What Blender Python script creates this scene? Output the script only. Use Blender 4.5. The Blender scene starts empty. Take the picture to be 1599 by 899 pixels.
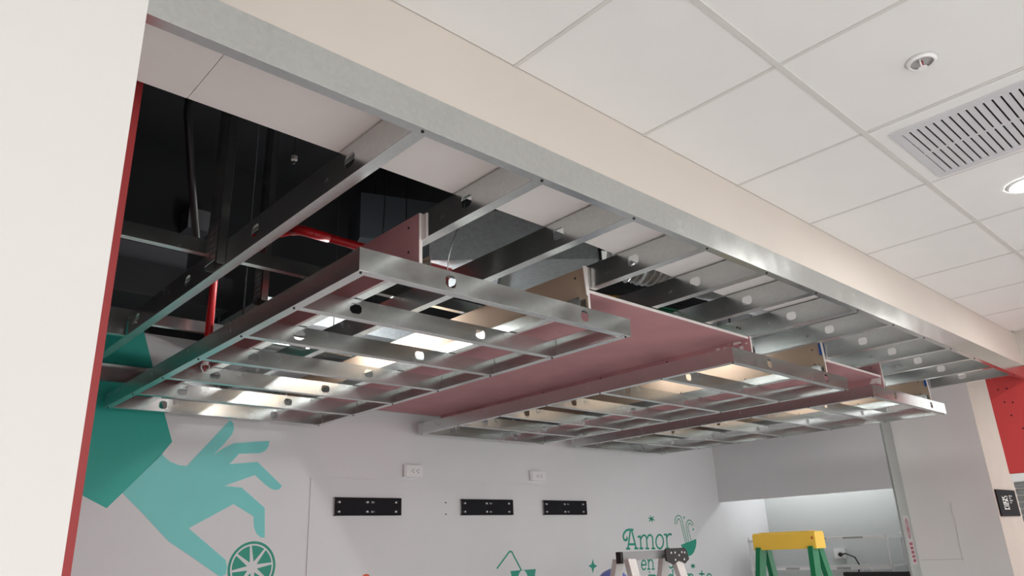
import bpy, bmesh, math, random
from mathutils import Vector, Matrix
random.seed(7)
D = bpy.data
SC = bpy.context.scene
COL = SC.collection

# ------------------------------------------------------------------ camera
ZC = 1.80                                   # eye height; heights below are given relative to it
FPX, YAW, PITCH, ROLL = 1148.84, math.radians(46.586), math.radians(19.436), math.radians(-2.472)
fw = Vector((math.cos(PITCH)*math.cos(YAW), math.cos(PITCH)*math.sin(YAW), math.sin(PITCH)))
rt0 = Vector((math.sin(YAW), -math.cos(YAW), 0)); up0 = rt0.cross(fw)
rt = math.cos(ROLL)*rt0 + math.sin(ROLL)*up0
up = -math.sin(ROLL)*rt0 + math.cos(ROLL)*up0
cam_d = D.cameras.new('camera'); cam_d.sensor_width = 36; cam_d.lens = FPX/1599*36
cam_d.clip_start = 0.02
cam = D.objects.new('camera', cam_d); COL.objects.link(cam)
cam.matrix_world = Matrix(((rt.x, up.x, -fw.x, 0), (rt.y, up.y, -fw.y, 0), (rt.z, up.z, -fw.z, ZC), (0, 0, 0, 1)))
SC.camera = cam

# ------------------------------------------------------------------ world, exposure
w = D.worlds.new('mall_light'); SC.world = w; w.use_nodes = True
bg = w.node_tree.nodes['Background']
bg.inputs[0].default_value = (1.0, 0.995, 0.99, 1); bg.inputs[1].default_value = 0.88
vs = SC.view_settings
vs.view_transform = 'Standard'; vs.look = 'None'; vs.gamma = 1; vs.exposure = 1.14
vs.use_curve_mapping = False

# ------------------------------------------------------------------ measuring helpers
def ray(px, py):
    return rt*((px-799.5)/FPX) - up*((py-449.5)/FPX) + fw
def wp(px, py, Y):                          # photo point on a wall plane Y=const -> (X, z)
    d = ray(px, py); s = Y/d.y
    return (d.x*s, d.z*s)

# ------------------------------------------------------------------ materials
def lin(c):
    return tuple((v/255/12.92 if v/255 <= .04045 else ((v/255+.055)/1.055)**2.4) for v in c)
MATS = {}
def mat(name, rgb, rough=.6, metal=0.0, var=.04, scale=6.0, bump=0.0, bscale=60.0, emit=None, es=0.0, spec=.5, spangle=False):
    if name in MATS: return MATS[name]
    m = D.materials.new(name); m.use_nodes = True
    nt = m.node_tree; b = nt.nodes['Principled BSDF']
    c = lin(rgb)
    tc = nt.nodes.new('ShaderNodeTexCoord')
    b.inputs['Roughness'].default_value = rough; b.inputs['Metallic'].default_value = metal
    b.inputs['Specular IOR Level'].default_value = spec
    if spangle:
        n = nt.nodes.new('ShaderNodeTexVoronoi'); n.inputs['Scale'].default_value = scale
        val = n.outputs['Color']
    else:
        n = nt.nodes.new('ShaderNodeTexNoise'); n.inputs['Scale'].default_value = scale; n.inputs['Detail'].default_value = 4
        val = n.outputs['Fac']
    nt.links.new(tc.outputs['Object'], n.inputs['Vector'])
    r = nt.nodes.new('ShaderNodeValToRGB'); nt.links.new(val, r.inputs['Fac'])
    r.color_ramp.elements[0].position = .25; r.color_ramp.elements[1].position = .75
    r.color_ramp.elements[0].color = tuple(max(0, v*(1-var)) for v in c)+(1,)
    r.color_ramp.elements[1].color = tuple(min(1, v*(1+var)) for v in c)+(1,)
    nt.links.new(r.outputs['Color'], b.inputs['Base Color'])
    if spangle:
        n2 = nt.nodes.new('ShaderNodeTexNoise'); n2.inputs['Scale'].default_value = 9; n2.inputs['Detail'].default_value = 5
        nt.links.new(tc.outputs['Object'], n2.inputs['Vector'])
        mr = nt.nodes.new('ShaderNodeMapRange')
        mr.inputs[1].default_value = .3; mr.inputs[2].default_value = .7
        mr.inputs[3].default_value = rough*.85; mr.inputs[4].default_value = rough*1.2
        nt.links.new(n2.outputs['Fac'], mr.inputs[0]); nt.links.new(mr.outputs[0], b.inputs['Roughness'])
    if bump:
        n3 = nt.nodes.new('ShaderNodeTexNoise'); n3.inputs['Scale'].default_value = bscale; n3.inputs['Detail'].default_value = 3
        nt.links.new(tc.outputs['Object'], n3.inputs['Vector'])
        bp = nt.nodes.new('ShaderNodeBump'); bp.inputs['Strength'].default_value = bump; bp.inputs['Distance'].default_value = .004
        nt.links.new(n3.outputs['Fac'], bp.inputs['Height']); nt.links.new(bp.outputs['Normal'], b.inputs['Normal'])
    if emit:
        b.inputs['Emission Color'].default_value = lin(emit)+(1,); b.inputs['Emission Strength'].default_value = es
    MATS[name] = m; return m

WHITE = mat('white_wall_paint', (226, 226, 227), .6, var=.02, scale=3, bump=.05)
NEARW = mat('warm_white_wall_paint', (208, 205, 202), .7, var=.015, scale=2, bump=.05)
BEIGE = mat('beige_bulkhead_paint', (205, 196, 187), .65, var=.02, scale=3, bump=.06)
TILE = mat('ceiling_tile_white', (232, 231, 229), .85, var=.015, scale=5, bump=.08, bscale=300)
TBAR = mat('ceiling_grid_bar', (212, 210, 206), .5, var=.02)
STRIP = mat('raw_plasterboard_white', (240, 238, 235), .8, var=.03, scale=5, bump=.05)
GALV = mat('galvanized_steel', (208, 211, 209), .23, .965, var=.03, scale=90, spangle=True)
GALVD = mat('galvanized_duct_steel', (212, 220, 224), .5, .25, var=.06, scale=60, spangle=True)
FOIL = mat('aluminium_foil', (225, 228, 230), .3, .6, var=.1, scale=30, bump=.5, bscale=60)
PINK = mat('pink_board_paper', (194, 142, 145), .75, var=.09, scale=4, bump=.05)
BROWN = mat('brown_board_paper', (184, 162, 140), .8, var=.06, scale=5, bump=.05)
GYPS = mat('white_gypsum_core', (232, 224, 220), .9, var=.05, scale=30, bump=.2)
BLACK = mat('black_plenum_paint', (36, 37, 40), .8, var=.15, scale=3)
DGREY = mat('dark_grey_panel', (92, 92, 96), .7, var=.08, scale=3)
BLKMET = mat('black_coated_steel', (28, 27, 31), .7, 0, var=.1, spec=.2)
REDP = mat('red_wall_paint', (164, 48, 50), .5, var=.04, scale=3)
REDPIPE = mat('red_pipe_paint', (188, 24, 30), .35, var=.05)
REDF = mat('red_fascia', (200, 64, 64), .5, var=.03, scale=4)
GREEN1 = mat('dark_green_vinyl', (34, 174, 158), .45, var=.03)
GREEN2 = mat('light_teal_vinyl', (124, 214, 210), .45, var=.02)
GREEN3 = mat('lettering_green_vinyl', (30, 152, 128), .45, var=.03)
ORANGE = mat('orange_vinyl', (226, 106, 70), .5)
PLASTIC = mat('white_plastic', (236, 235, 234), .4, var=.01)
BLKPL = mat('black_plastic', (28, 27, 28), .45, var=.1)
SCREW = mat('black_screw', (22, 22, 24), .5, .4)
ALU = mat('brushed_aluminium', (206, 204, 201), .45, .45, var=.06, scale=20)
YEL = mat('yellow_ladder_plastic', (240, 198, 76), .45, var=.04)
GRNF = mat('green_fibreglass', (16, 116, 74), .4, var=.08)
SHUT = mat('shutter_steel', (170, 174, 174), .35, .7, var=.05)
SIGNBLK = mat('sign_black', (36, 33, 35), .9, spec=.1)
SIGNTXT = mat('sign_lettering_white', (214, 210, 205), .5)
SIGNRED = mat('sign_red', (158, 70, 82), .5)
BLUEHAT = mat('blue_helmet', (112, 126, 204), .3, var=.03)
BLUETAPE = mat('blue_paper_tape', (40, 92, 172), .7)
CABLEG = mat('green_cable', (30, 128, 92), .5)
CABLEY = mat('yellow_cable', (222, 168, 34), .5)
FLOOR = mat('floor_tile', (226, 225, 224), .4, var=.04, scale=2)
SKIN = mat('skin', (176, 128, 104), .55)
SHIRT = mat('grey_shirt_cloth', (96, 104, 120), .85, bump=.2)
PANTS = mat('dark_trouser_cloth', (46, 50, 60), .85, bump=.2)
LAMP = mat('lamp_tube', (255, 252, 246), .4, emit=(255, 255, 255), es=60.0)
LED = mat('led_strip', (255, 253, 250), .4, emit=(252, 254, 255), es=11.0)
DOWN = mat('downlight_lens', (255, 252, 246), .4, emit=(255, 253, 250), es=110.0)

# ------------------------------------------------------------------ mesh building (world X, Y and height relative to the eye)
class MB:
    def __init__(s): s.v = []; s.f = []; s.m = []
    def add(s, vs, fs, mi=0):
        o = len(s.v); s.v += [tuple(v) for v in vs]
        s.f += [tuple(i+o for i in f) for f in fs]; s.m += [mi]*len(fs); return s
    def box(s, x0, x1, y0, y1, z0, z1, mi=0, faces=None):
        v = [(x0,y0,z0),(x1,y0,z0),(x1,y1,z0),(x0,y1,z0),(x0,y0,z1),(x1,y0,z1),(x1,y1,z1),(x0,y1,z1)]
        f = [(0,3,2,1),(4,5,6,7),(0,1,5,4),(1,2,6,5),(2,3,7,6),(3,0,4,7)]   # bottom top front right back left
        s.add(v, f, mi)
        if faces:
            k = len(s.m)-6
            for i, mm in faces.items(): s.m[k+i] = mm
        return s
    def quad(s, a, b, c, d, mi=0): return s.add([a,b,c,d], [(0,1,2,3)], mi)
    def tube(s, pts, r, n=10, mi=0, cap=True, radii=None):
        P = [Vector(p) for p in pts]; rings = []
        prev = None
        for i, p in enumerate(P):
            if i == 0: t = P[1]-P[0]
            elif i == len(P)-1: t = P[-1]-P[-2]
            else: t = (P[i+1]-P[i]).normalized()+(P[i]-P[i-1]).normalized()
            t.normalize()
            a = prev if prev else (Vector((0,0,1)) if abs(t.z) < .9 else Vector((1,0,0)))
            u = (a - t*a.dot(t)).normalized(); prev = u; q = t.cross(u)
            rr = radii[i] if radii else r
            rings.append([p+(u*math.cos(2*math.pi*k/n)+q*math.sin(2*math.pi*k/n))*rr for k in range(n)])
        vs = [v for R in rings for v in R]; fs = []
        for i in range(len(P)-1):
            for k in range(n):
                fs.append((i*n+k, i*n+(k+1)%n, (i+1)*n+(k+1)%n, (i+1)*n+k))
        if cap:
            fs.append(tuple(range(n-1, -1, -1))); fs.append(tuple((len(P)-1)*n+k for k in range(n)))
        return s.add(vs, fs, mi)
    def prism_y(s, poly, y0, y1, mi=0):       # poly of (X, z), extruded along Y; front face at y0
        n = len(poly)
        vs = [(x, y0, z) for x, z in poly]+[(x, y1, z) for x, z in poly]
        fs = [tuple(range(n)), tuple(range(2*n-1, n-1, -1))]+[(i, n+i, n+(i+1)%n, (i+1)%n) for i in range(n)]
        return s.add(vs, fs, mi)
    def prism_z(s, poly, z0, z1, mi=0):
        n = len(poly)
        vs = [(x, y, z0) for x, y in poly]+[(x, y, z1) for x, y in poly]
        fs = [tuple(range(n-1, -1, -1)), tuple(range(n, 2*n))]+[(i, (i+1)%n, n+(i+1)%n, n+i) for i in range(n)]
        return s.add(vs, fs, mi)
    def bar(s, a, b, wd, th, mi=0, upv=(0,0,1)):   # rectangular bar from a to b
        a, b = Vector(a), Vector(b); t = (b-a).normalized(); u = Vector(upv)
        q = t.cross(u).normalized(); u = q.cross(t)
        c = [q*wd/2+u*th/2, -q*wd/2+u*th/2, -q*wd/2-u*th/2, q*wd/2-u*th/2]
        return s.add([a+k for k in c]+[b+k for k in c], [(0,1,2,3),(7,6,5,4),(0,4,5,1),(1,5,6,2),(2,6,7,3),(3,7,4,0)], mi)
    def build(s, name, mats, parent=None, solid=0, smooth=False, fix=True):
        if not isinstance(mats, (list, tuple)): mats = [mats]
        xs = [v[0] for v in s.v]; ys = [v[1] for v in s.v]; zs = [v[2] for v in s.v]
        o = Vector(((min(xs)+max(xs))/2, (min(ys)+max(ys))/2, min(zs)))
        me = D.meshes.new(name)
        me.from_pydata([(v[0]-o.x, v[1]-o.y, v[2]-o.z) for v in s.v], [], s.f)
        for m in mats: me.materials.append(m)
        for p, mi in zip(me.polygons, s.m): p.material_index = mi
        if fix:
            bm = bmesh.new(); bm.from_mesh(me)
            bmesh.ops.recalc_face_normals(bm, faces=bm.faces)
            bm.to_mesh(me); bm.free()
        if smooth:
            for p in me.polygons: p.use_smooth = True
        ob = D.objects.new(name, me); COL.objects.link(ob)
        wo = o+Vector((0, 0, ZC))
        if parent is not None:
            ob.parent = parent; ob.location = wo-worldloc(parent)
        else: ob.location = wo
        if solid:
            md = ob.modifiers.new('sheet', 'SOLIDIFY'); md.thickness = solid; md.offset = 0
        return ob
def worldloc(o):
    p = Vector(o.location)
    while o.parent is not None: o = o.parent; p += Vector(o.location)
    return p
def tag(o, label=None, cat=None, group=None, kind=None):
    if label: o['label'] = label
    if cat: o['category'] = cat
    if group: o['group'] = group
    if kind: o['kind'] = kind
    return o
def thing(name, loc, label, cat, group=None):
    e = D.objects.new(name, None); COL.objects.link(e); e.empty_display_size = .05
    e.location = (loc[0], loc[1], loc[2]+ZC)
    return tag(e, label, cat, group)
def struct(o): o['kind'] = 'structure'; return o
def kids(o): return [c for c in D.objects if c.parent == o]
def copy_tree(o, parent=None, shift=None):
    c = o.copy(); COL.objects.link(c); c.parent = parent
    if shift is not None: c.location = Vector(o.location)+Vector(shift)
    for ch in kids(o): copy_tree(ch, c)
    return c
def box(name, m, x0, x1, y0, y1, z0, z1, parent=None, faces=None):
    return MB().box(x0, x1, y0, y1, z0, z1, 0, faces).build(name, m, parent)

# steel channel: sheet profile along u, web in v, flanges along w; T maps (u, w, v) to world
def channel(mb, T, L, H, F, lip=0.0, holes=(), hw=.05, hh=.04):
    def q(*pts): mb.quad(*[T(*p) for p in pts])
    hs = sorted(h for h in holes if hw < h < L-hw)
    u = 0.0; v0 = H/2-hh/2; v1 = H/2+hh/2; c = .010
    for h in hs:
        a, b = h-hw/2, h+hw/2
        if a > u: q((u,0,0),(a,0,0),(a,0,H),(u,0,H))
        O = [(a,0,v0+c),(a+c,0,v0),(b-c,0,v0),(b,0,v0+c),(b,0,v1-c),(b-c,0,v1),(a+c,0,v1),(a,0,v1-c)]
        q((a,0,0),O[1],O[0],(a,0,H)); 
        q((a,0,0),(b,0,0),O[2],O[1]); q((b,0,0),(b,0,H),O[3],O[2]) if False else None
        mb.add([T(*p) for p in ((a,0,H),O[0],O[7])], [(0,1,2)])
        mb.add([T(*p) for p in ((a,0,H),O[7],O[6])], [(0,1,2)])
        q((a,0,H),O[6],O[5],(b,0,H))
        mb.add([T(*p) for p in ((b,0,H),O[5],O[4])], [(0,1,2)])
        q((b,0,H),O[4],O[3],(b,0,0))
        mb.add([T(*p) for p in ((b,0,0),O[3],O[2])], [(0,1,2)])
        u = b
    q((u,0,0),(L,0,0),(L,0,H),(u,0,H))
    q((0,0,0),(L,0,0),(L,F,0),(0,F,0)); q((0,0,H),(L,0,H),(L,F,H),(0,F,H))
    if lip:
        q((0,F,0),(L,F,0),(L,F,lip),(0,F,lip)); q((0,F,H),(L,F,H),(L,F,H-lip),(0,F,H-lip))
    return mb
def screw(parent, x, y, z, r=.0045):
    n = 8
    m = MB().prism_z([(x+r*math.cos(2*math.pi*k/n), y+r*math.sin(2*math.pi*k/n)) for k in range(n)], z-.003, z)
    return m.build('screw', SCREW, parent)

YB = 4.64; SLAB = 2.6; FL = -ZC
# ================================================================== THE SETTING
struct(box('floor', FLOOR, -7, 12, -8, 6, FL-.1, FL))
struct(box('floor_kiosk', mat('kiosk_floor_tile', (166, 169, 174), .5, var=.06, scale=2), .4155, 6.30, 1.36, YB, FL-.02, FL+.006))
struct(box('ceiling_slab', BLACK, -2.6, 9.6, 1.3, 5.2, SLAB, SLAB+.15))
# back wall: painted below, black above
wb = struct(box('wall_back', WHITE, .2, 9.4, YB, YB+.15, FL, 1.32))
struct(box('wall_back_upper', BLACK, .2, 9.4, YB, YB+.15, 1.32, SLAB))
# thin facing panel fixed over the lower back wall
box('facing_panel', WHITE, 2.455, 5.25, YB-.010, YB, FL, .500, wb)
# left: near white wall and the red partition behind
lw = MB().box(-2.6, .2278, 1.0, 1.75, FL, 1.36).build('wall_left', NEARW); struct(lw)
struct(box('wall_left_partition', REDP, .2, .4155, 1.752, YB, FL, .98))
struct(box('wall_left_upper', [REDP, mat('charcoal_wall_paint', (44, 44, 46), .8)], .2, .4155, 1.752, YB, .98, SLAB, None, {3: 1}))
# bulkhead over the opening
struct(box('wall_front', BEIGE, -2.6, 6.30, 1.30, 1.42, 1.0985, 1.336))
struct(box('wall_front_light_block', BLACK, -2.6, 9.6, 1.31, 1.42, 1.36, SLAB))  # unseen wall added to keep outside light out of the ceiling void
# right-hand walls
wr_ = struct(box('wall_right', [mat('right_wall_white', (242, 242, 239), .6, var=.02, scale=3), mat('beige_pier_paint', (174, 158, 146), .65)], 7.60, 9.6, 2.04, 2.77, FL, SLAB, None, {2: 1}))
def wall_line(pts, r):                     # hairline cracks in the plaster of the right-hand wall
    q = []
    for a, b in pts:
        d = ray(a, b); k = 7.5985/d.x; q.append((7.5985, d.y*k, d.z*k))
    MB().tube(q, r, 6).build('crack', mat('crack_grey', (196, 196, 192), .8), wr_)
wall_line([(1484, 783), (1487, 800), (1492, 815), (1498, 850), (1504, 875)], .0022)
wall_line([(1438, 874), (1470, 873.4), (1502, 872.5)], .0016)
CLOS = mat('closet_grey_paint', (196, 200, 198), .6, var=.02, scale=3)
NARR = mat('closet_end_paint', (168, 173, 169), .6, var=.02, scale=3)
clo = struct(box('wall_closet', WHITE, 7.38, 7.43, 2.79, YB, .38, SLAB))
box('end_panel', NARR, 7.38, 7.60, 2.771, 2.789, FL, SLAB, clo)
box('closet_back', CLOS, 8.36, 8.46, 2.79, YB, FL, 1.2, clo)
box('closet_top', WHITE, 7.43, 8.36, 2.79, YB, .80, .84, clo)
box('closet_end', WHITE, 7.60, 8.36, 2.77, 2.79, FL, .8, clo)
# red fascia and roller shutter closing the right-hand side, with the beam above
struct(box('wall_right_beam', BEIGE, 6.302, 6.60, -1.4, 1.42, 1.10, 1.36))
fas = struct(box('wall_right_fascia', REDF, 6.32, 6.40, -1.4, 1.566, .357, 1.098))
for y, z in ((1.50,.955),(1.445,.955),(1.48,.86),(1.43,.85),(1.46,.76),(1.41,.66)):
    m = MB(); n = 8
    m.add([(6.3185, y+.006*math.cos(2*math.pi*k/n), z+.006*math.sin(2*math.pi*k/n)) for k in range(n)]+
          [(6.322, y+.006*math.cos(2*math.pi*k/n), z+.006*math.sin(2*math.pi*k/n)) for k in range(n)],
          [tuple(range(n)), tuple(range(2*n-1,n-1,-1))]+[(k,(k+1)%n,n+(k+1)%n,n+k) for k in range(n)])
    m.build('screw_hole', SCREW, fas)
sh = thing('roller_shutter', (6.37, .1, FL), 'grey steel roller shutter below the red fascia at the right edge', 'roller shutter')
box('head_rail', PLASTIC, 6.325, 6.40, -1.4, 1.565, .300, .355, sh)
prof = None
for k in range(46):
    z1 = .298-k*.046
    if prof is None:
        m = MB(); N = 5; pts = []
        for j in range(N+1):
            a = math.pi*j/N; pts.append((6.345-.012*math.sin(a), z1-.044*j/N))
        back = [(6.352, z1-.044), (6.352, z1)]
        loop = pts+back
        n = len(loop)
        m.add([(x, -1.4, z) for x, z in loop]+[(x, 1.56, z) for x, z in loop],
              [tuple(range(n)), tuple(range(2*n-1,n-1,-1))]+[(i,(i+1)%n,n+(i+1)%n,n+i) for i in range(n)])
        prof = m.build('slat', SHUT, sh)
    else:
        c = prof.copy(); COL.objects.link(c); c.parent = sh; c.location = prof.location-Vector((0,0,k*.046))

# mall ceiling: grid bars and single tiles
cl = struct(box('ceiling', TILE, -3.6, 6.30, -4.6, 1.299, 1.352, 1.372))
GX = [1.279+.61*k for k in range(-8, 9)]; GY = [1.3045, .791]+[.791-.61*k for k in range(1, 9)]
proto = {}
for i in range(len(GX)-1):
    for j in range(len(GY)-1):
        x0, x1, y1, y0 = GX[i], min(GX[i+1], 6.298), GY[j], GY[j+1]
        if x1-x0 < .05: continue
        if abs(x0-2.499) < .01 and j == 1: continue                   # the air grille sits here
        key = (round(x1-x0, 3), round(y1-y0, 3))
        if key not in proto:
            proto[key] = box('tile', TILE, x0+.007, x1-.007, y0+.007, y1-.007, 1.3325, 1.3515, cl)
            base = proto[key]; bl = Vector(base.location); bx, by = (x0+x1)/2, (y0+y1)/2
            proto[key] = (base, bl, bx, by)
        else:
            b0, bl, bx, by = proto[key]
            c = b0.copy(); COL.objects.link(c); c.parent = cl
            c.location = bl+Vector(((x0+x1)/2-bx, (y0+y1)/2-by, 0))
for x in GX:
    if x < 6.2: box('grid_bar', TBAR, x-.0062, x+.0062, -4.6, 1.299, 1.330, 1.345, cl)
for y in GY[1:]:
    box('grid_bar', TBAR, -3.6, 6.298, y-.009, y+.009, 1.3292, 1.342, cl)
# what is left of the old plasterboard ceiling behind the bulkhead: two boards
rem = struct(MB().prism_z([(.2,1.42),(.5065,1.42),(.5065,1.700),(.2,1.700)], 1.104, 1.117).build('ceiling_strip', STRIP))
MB().prism_z([(.5085,1.42),(6.3,1.42),(6.3,1.80),(2.7,1.745),(1.8,1.706),(.5085,1.70)], 1.1045, 1.117).build('board', STRIP, rem)
MB().box(.2, 6.3, 1.332, 1.42, 1.100, 1.104).build('board', STRIP, rem)
# ================================================================== STEEL GRID
HOLES = [.33+.61*k for k in range(6)]
TF = MB(); channel(TF, lambda u, w_, v: (u-.1, 1.300+w_, .997+v), 6.40, .101, .030)
ft = TF.build('metal_track', GALV, None, solid=.0014)
tag(ft, 'long galvanized track along the lower edge of the beige bulkhead', 'metal track')
TR = MB(); channel(TR, lambda u, w_, v: (u+.42, YB-.004-w_, .997+v), 5.87, .101, .032)
tag(TR.build('metal_track', GALV, None, solid=.0014), 'galvanized track fixed along the top of the mural wall', 'metal track')
ORD = ['first','second','third','fourth','fifth','sixth','seventh','eighth','ninth','tenth','eleventh','twelfth','thirteenth']
XJ = [.957+.4235*i for i in range(13)]
J = MB(); channel(J, lambda u, w_, v: (XJ[0]-.02+w_, 1.3025+u, .9985+v), 3.325, .0985, .040, .008, HOLES, .052, .042)
j0 = J.build('steel_joist', GALV, None, solid=.0012)
screw(j0, XJ[0], 1.314, .997)
for i in range(13):
    o = j0 if i == 0 else copy_tree(j0, None, (XJ[i]-XJ[0], 0, 0))
    tag(o, '%s galvanized ceiling joist counted from the near white wall' % ORD[i], 'ceiling joist', 'joists running back from the bulkhead')
for k, y in enumerate((2.665, 3.70)):
    C = MB(); channel(C, lambda u, w_, v: (u+.42, y+w_, 1.1005+v), 5.85, .056, .030, .0, ())
    tag(C.build('carrying_channel', GALV, None, solid=.0012),
        ['steel carrying channel lying across the joist tops nearer the bulkhead', 'steel carrying channel lying across the joist tops nearer the mural wall'][k], 'steel channel')
C = MB(); channel(C, lambda u, w_, v: (u+.418, 3.60+w_, 1.0+v), .515, .092, .030)
tag(C.build('blocking_channel', GALV, None, solid=.0012), 'short steel blocking piece between red partition and the first joist', 'steel channel')
# hanger studs up to the slab
def hanger(x, y, z0, label, wd=.09):
    t = thing('hanger_stud', (x, y, z0), label, 'hanger stud', 'hanger studs above the joists')
    m = MB(); channel(m, lambda u, w_, v: (x-w_, y+v, z0+u), SLAB-z0-.005, wd, .03)
    m.build('stud', GALV, t, solid=.0012)
    p = MB()
    for a in range(5):
        for b in range(3): p.box(x-.0355, x-.0335, y+.015+b*.022, y+.029+b*.022, z0+.03+a*.026, z0+.05+a*.026)
    p.box(x-.0340, x-.0325, y+.005, y+wd-.005, z0+.012, z0+.17)
    p.build('perforated_plate', GALV, t)
    return t
hanger(XJ[0]-.0225, 2.48, 1.0, 'grey vertical hanger stud fixed to the first joist', .105)
hanger(XJ[1]-.0225, 3.05, 1.10, 'vertical hanger stud fixed to the second joist behind the red drop pipe', .085)
hanger(XJ[5]-.0225, 2.9, 1.0, 'vertical hanger stud fixed to the sixth joist above the pink ceiling')
hanger(XJ[8]-.0225, 2.45, 1.12, 'vertical hanger stud above the second hanging frame')

# ================================================================== PLASTERBOARD
BX = {'a': XJ[1]-.021, 'b': XJ[3]-.021, 'c': XJ[6]-.021, 'd': XJ[8]-.021, 'e': XJ[10]-.021, 'f': XJ[12]-.021}
TOPZ, BOTZ, TH = 1.092, .9065, .013
LBL = {'a': 'pink upright board beside the second joist, nearest to the white wall',
       'b': 'brown-backed upright board beside the fourth joist, left end of the wide pink ceiling',
       'c': 'pink upright board smeared with filler at right end of the wide pink ceiling',
       'd': 'brown-backed upright board with blue tape at left end of the short pink ceiling',
       'e': 'pink upright board at right end of the short pink ceiling',
       'f': 'brown-backed upright board with blue tape, last on the right'}
for k in 'abcdef':
    xr = BX[k]; left = 1 if k in 'ace' else 2; right = 2 if k in 'ace' else 1
    t = thing('plasterboard_upright', (xr, 3.2, BOTZ), LBL[k], 'plasterboard', 'upright boards hung from the joists')
    # faces: bottom top front right back left
    MB().box(xr-TH, xr, 1.868, 4.52, BOTZ, .996 if k == 'c' else TOPZ, 0, {3: right, 5: left}).build('board', [GYPS, PINK, BROWN], t)
    m = MB()
    if k in 'bdf':
        channel(m, lambda u, w_, v: (xr-TH-.0015-v, 1.878+u, BOTZ+.001+w_), 2.63, .040, .045)
    else:
        channel(m, lambda u, w_, v: (xr+.0015+v, 1.878+u, BOTZ+.001+w_), 2.63, .040, .045)
    m.build('edge_track', GALV, t, solid=.0012)
    m = MB()
    if k in 'df':
        m.box(xr-TH-.004, xr-TH+.006, 1.8655, 1.8675, TOPZ-.075, TOPZ-.002, 0); m.box(xr-TH-.012, xr-TH-.0004, 1.869, 1.885, TOPZ-.075, TOPZ-.002)
        m.build('blue_tape', BLUETAPE, t)
    if k in 'abdf':
        m = MB()
        if k == 'a': m.prism_z([(xr-.0045, 1.840), (xr-.001, 1.834), (xr-.001, 1.8665), (xr-.0035, 1.8665)], TOPZ-.10, TOPZ-.008)
        else: m.prism_y([(xr-TH-.022, TOPZ-.004), (xr-TH-.002, TOPZ), (xr-TH+.003, TOPZ-.085), (xr-TH-.001, TOPZ-.135), (xr-TH-.012, TOPZ-.125)], 1.862, 1.8665)
        m.build('torn_paper', GYPS, t)
    for y in (1.93, 2.4, 2.9, 3.4):
        for zz in (TOPZ-.035, BOTZ+.06):
            MB().box(xr-TH-.0012, xr-TH+.001, y-.004, y+.004, zz-.004, zz+.004).build('screw', SCREW, t)
    if k in 'ce':
        m = MB()
        for q in range(14):
            y = 1.875+random.random()*.26*(1 if k == 'c' else .2); z = BOTZ+.02+random.random()*.07; L = .01+random.random()*.035
            m.box(xr-TH-.0012-q*.00004, xr-TH+.0005, y, y+L, z, z+.006+random.random()*.014)
        m.build('filler_smear', GYPS, t)
for x0, x1, lab, sm in ((BX['b']+.001, BX['c']-TH-.001, 'wide pink plasterboard ceiling between the first and second hanging frames', 40),
                    (BX['d']+.001, BX['e']-TH-.001, 'short pink plasterboard ceiling between the second and third hanging frames', 14)):
    t = thing('plasterboard_ceiling', ((x0+x1)/2, 3.2, .981), lab, 'plasterboard', 'pink ceiling boards under the joists')
    MB().box(x0, x1, 1.876, 4.55, .981, .9945, 0, {0: 1, 1: 2}).build('board', [GYPS, PINK, BROWN], t)
    m = MB()
    for q in range(sm):
        x = x0+.05+random.random()*(x1-x0-.2); y = 1.92+random.random()*1.5; L = .02+random.random()*.07
        m.box(x, x+L, y, y+.003+random.random()*.006, .9803-q*.00001, .9812)
    m.build('filler_smear', mat('filler_smear_pink', (196, 150, 150), .8), t)

# ================================================================== HANGING FRAMES
FZ0, FH = .830, .0755
YC = [1.862+.4395*k for k in range(7)]
def frame(x0, x1, label):
    t = thing('suspended_grid', ((x0+x1)/2, 3.18, FZ0), label, 'metal frame', 'suspended steel frames below the joists')
    Wd = x1-x0; L = YC[6]-YC[0]+.035
    m = MB(); channel(m, lambda u, w_, v: (x0+u, YC[0]+w_, FZ0+v), Wd, FH, .036, .007, (.36, Wd-.29), .045, .045)
    fr = m.build('front_rail', GALV, t, solid=.0012)
    m = MB(); channel(m, lambda u, w_, v: (x0+w_+.001, YC[0]+.002+u, FZ0-.001+v), L, FH, .036)
    lr = m.build('side_rail', GALV, t, solid=.0012)
    m = MB(); channel(m, lambda u, w_, v: (x1-w_-.001, YC[0]+.002+u, FZ0-.001+v), L, FH, .036)
    rr = m.build('side_rail', GALV, t, solid=.0012)
    m = MB(); channel(m, lambda u, w_, v: (x0+u+.004, YC[6]+w_, FZ0+v), Wd-.008, FH, .034, .007, (.3, Wd-.35), .045, .045)
    br = m.build('back_rail', GALV, t, solid=.0012)
    p = None
    for k in range(1, 6):
        if p is None:
            m = MB(); channel(m, lambda u, w_, v: (x0+u+.004, YC[1]+w_, FZ0+v), Wd-.008, FH-.002, .034, .007, (.25, .25+.61), .05, .04)
            p = m.build('cross_stud', GALV, t, solid=.0012)
        else:
            c = p.copy(); COL.objects.link(c); c.parent = t; c.location = p.location+Vector((0, YC[k]-YC[1], 0))
    for y in YC:
        screw(t, x0+.016, y+.017, FZ0-.0016); screw(t, x1-.016, y+.017, FZ0-.0016)
    return t
frame(1.115, 2.448, 'largest hanging steel frame, the leftmost, below the second to fourth joists')
frame(3.262, 4.570, 'middle hanging steel frame to the right of the wide pink ceiling')
frame(4.940, 6.262, 'rightmost hanging steel frame beyond the short pink ceiling')

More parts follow.
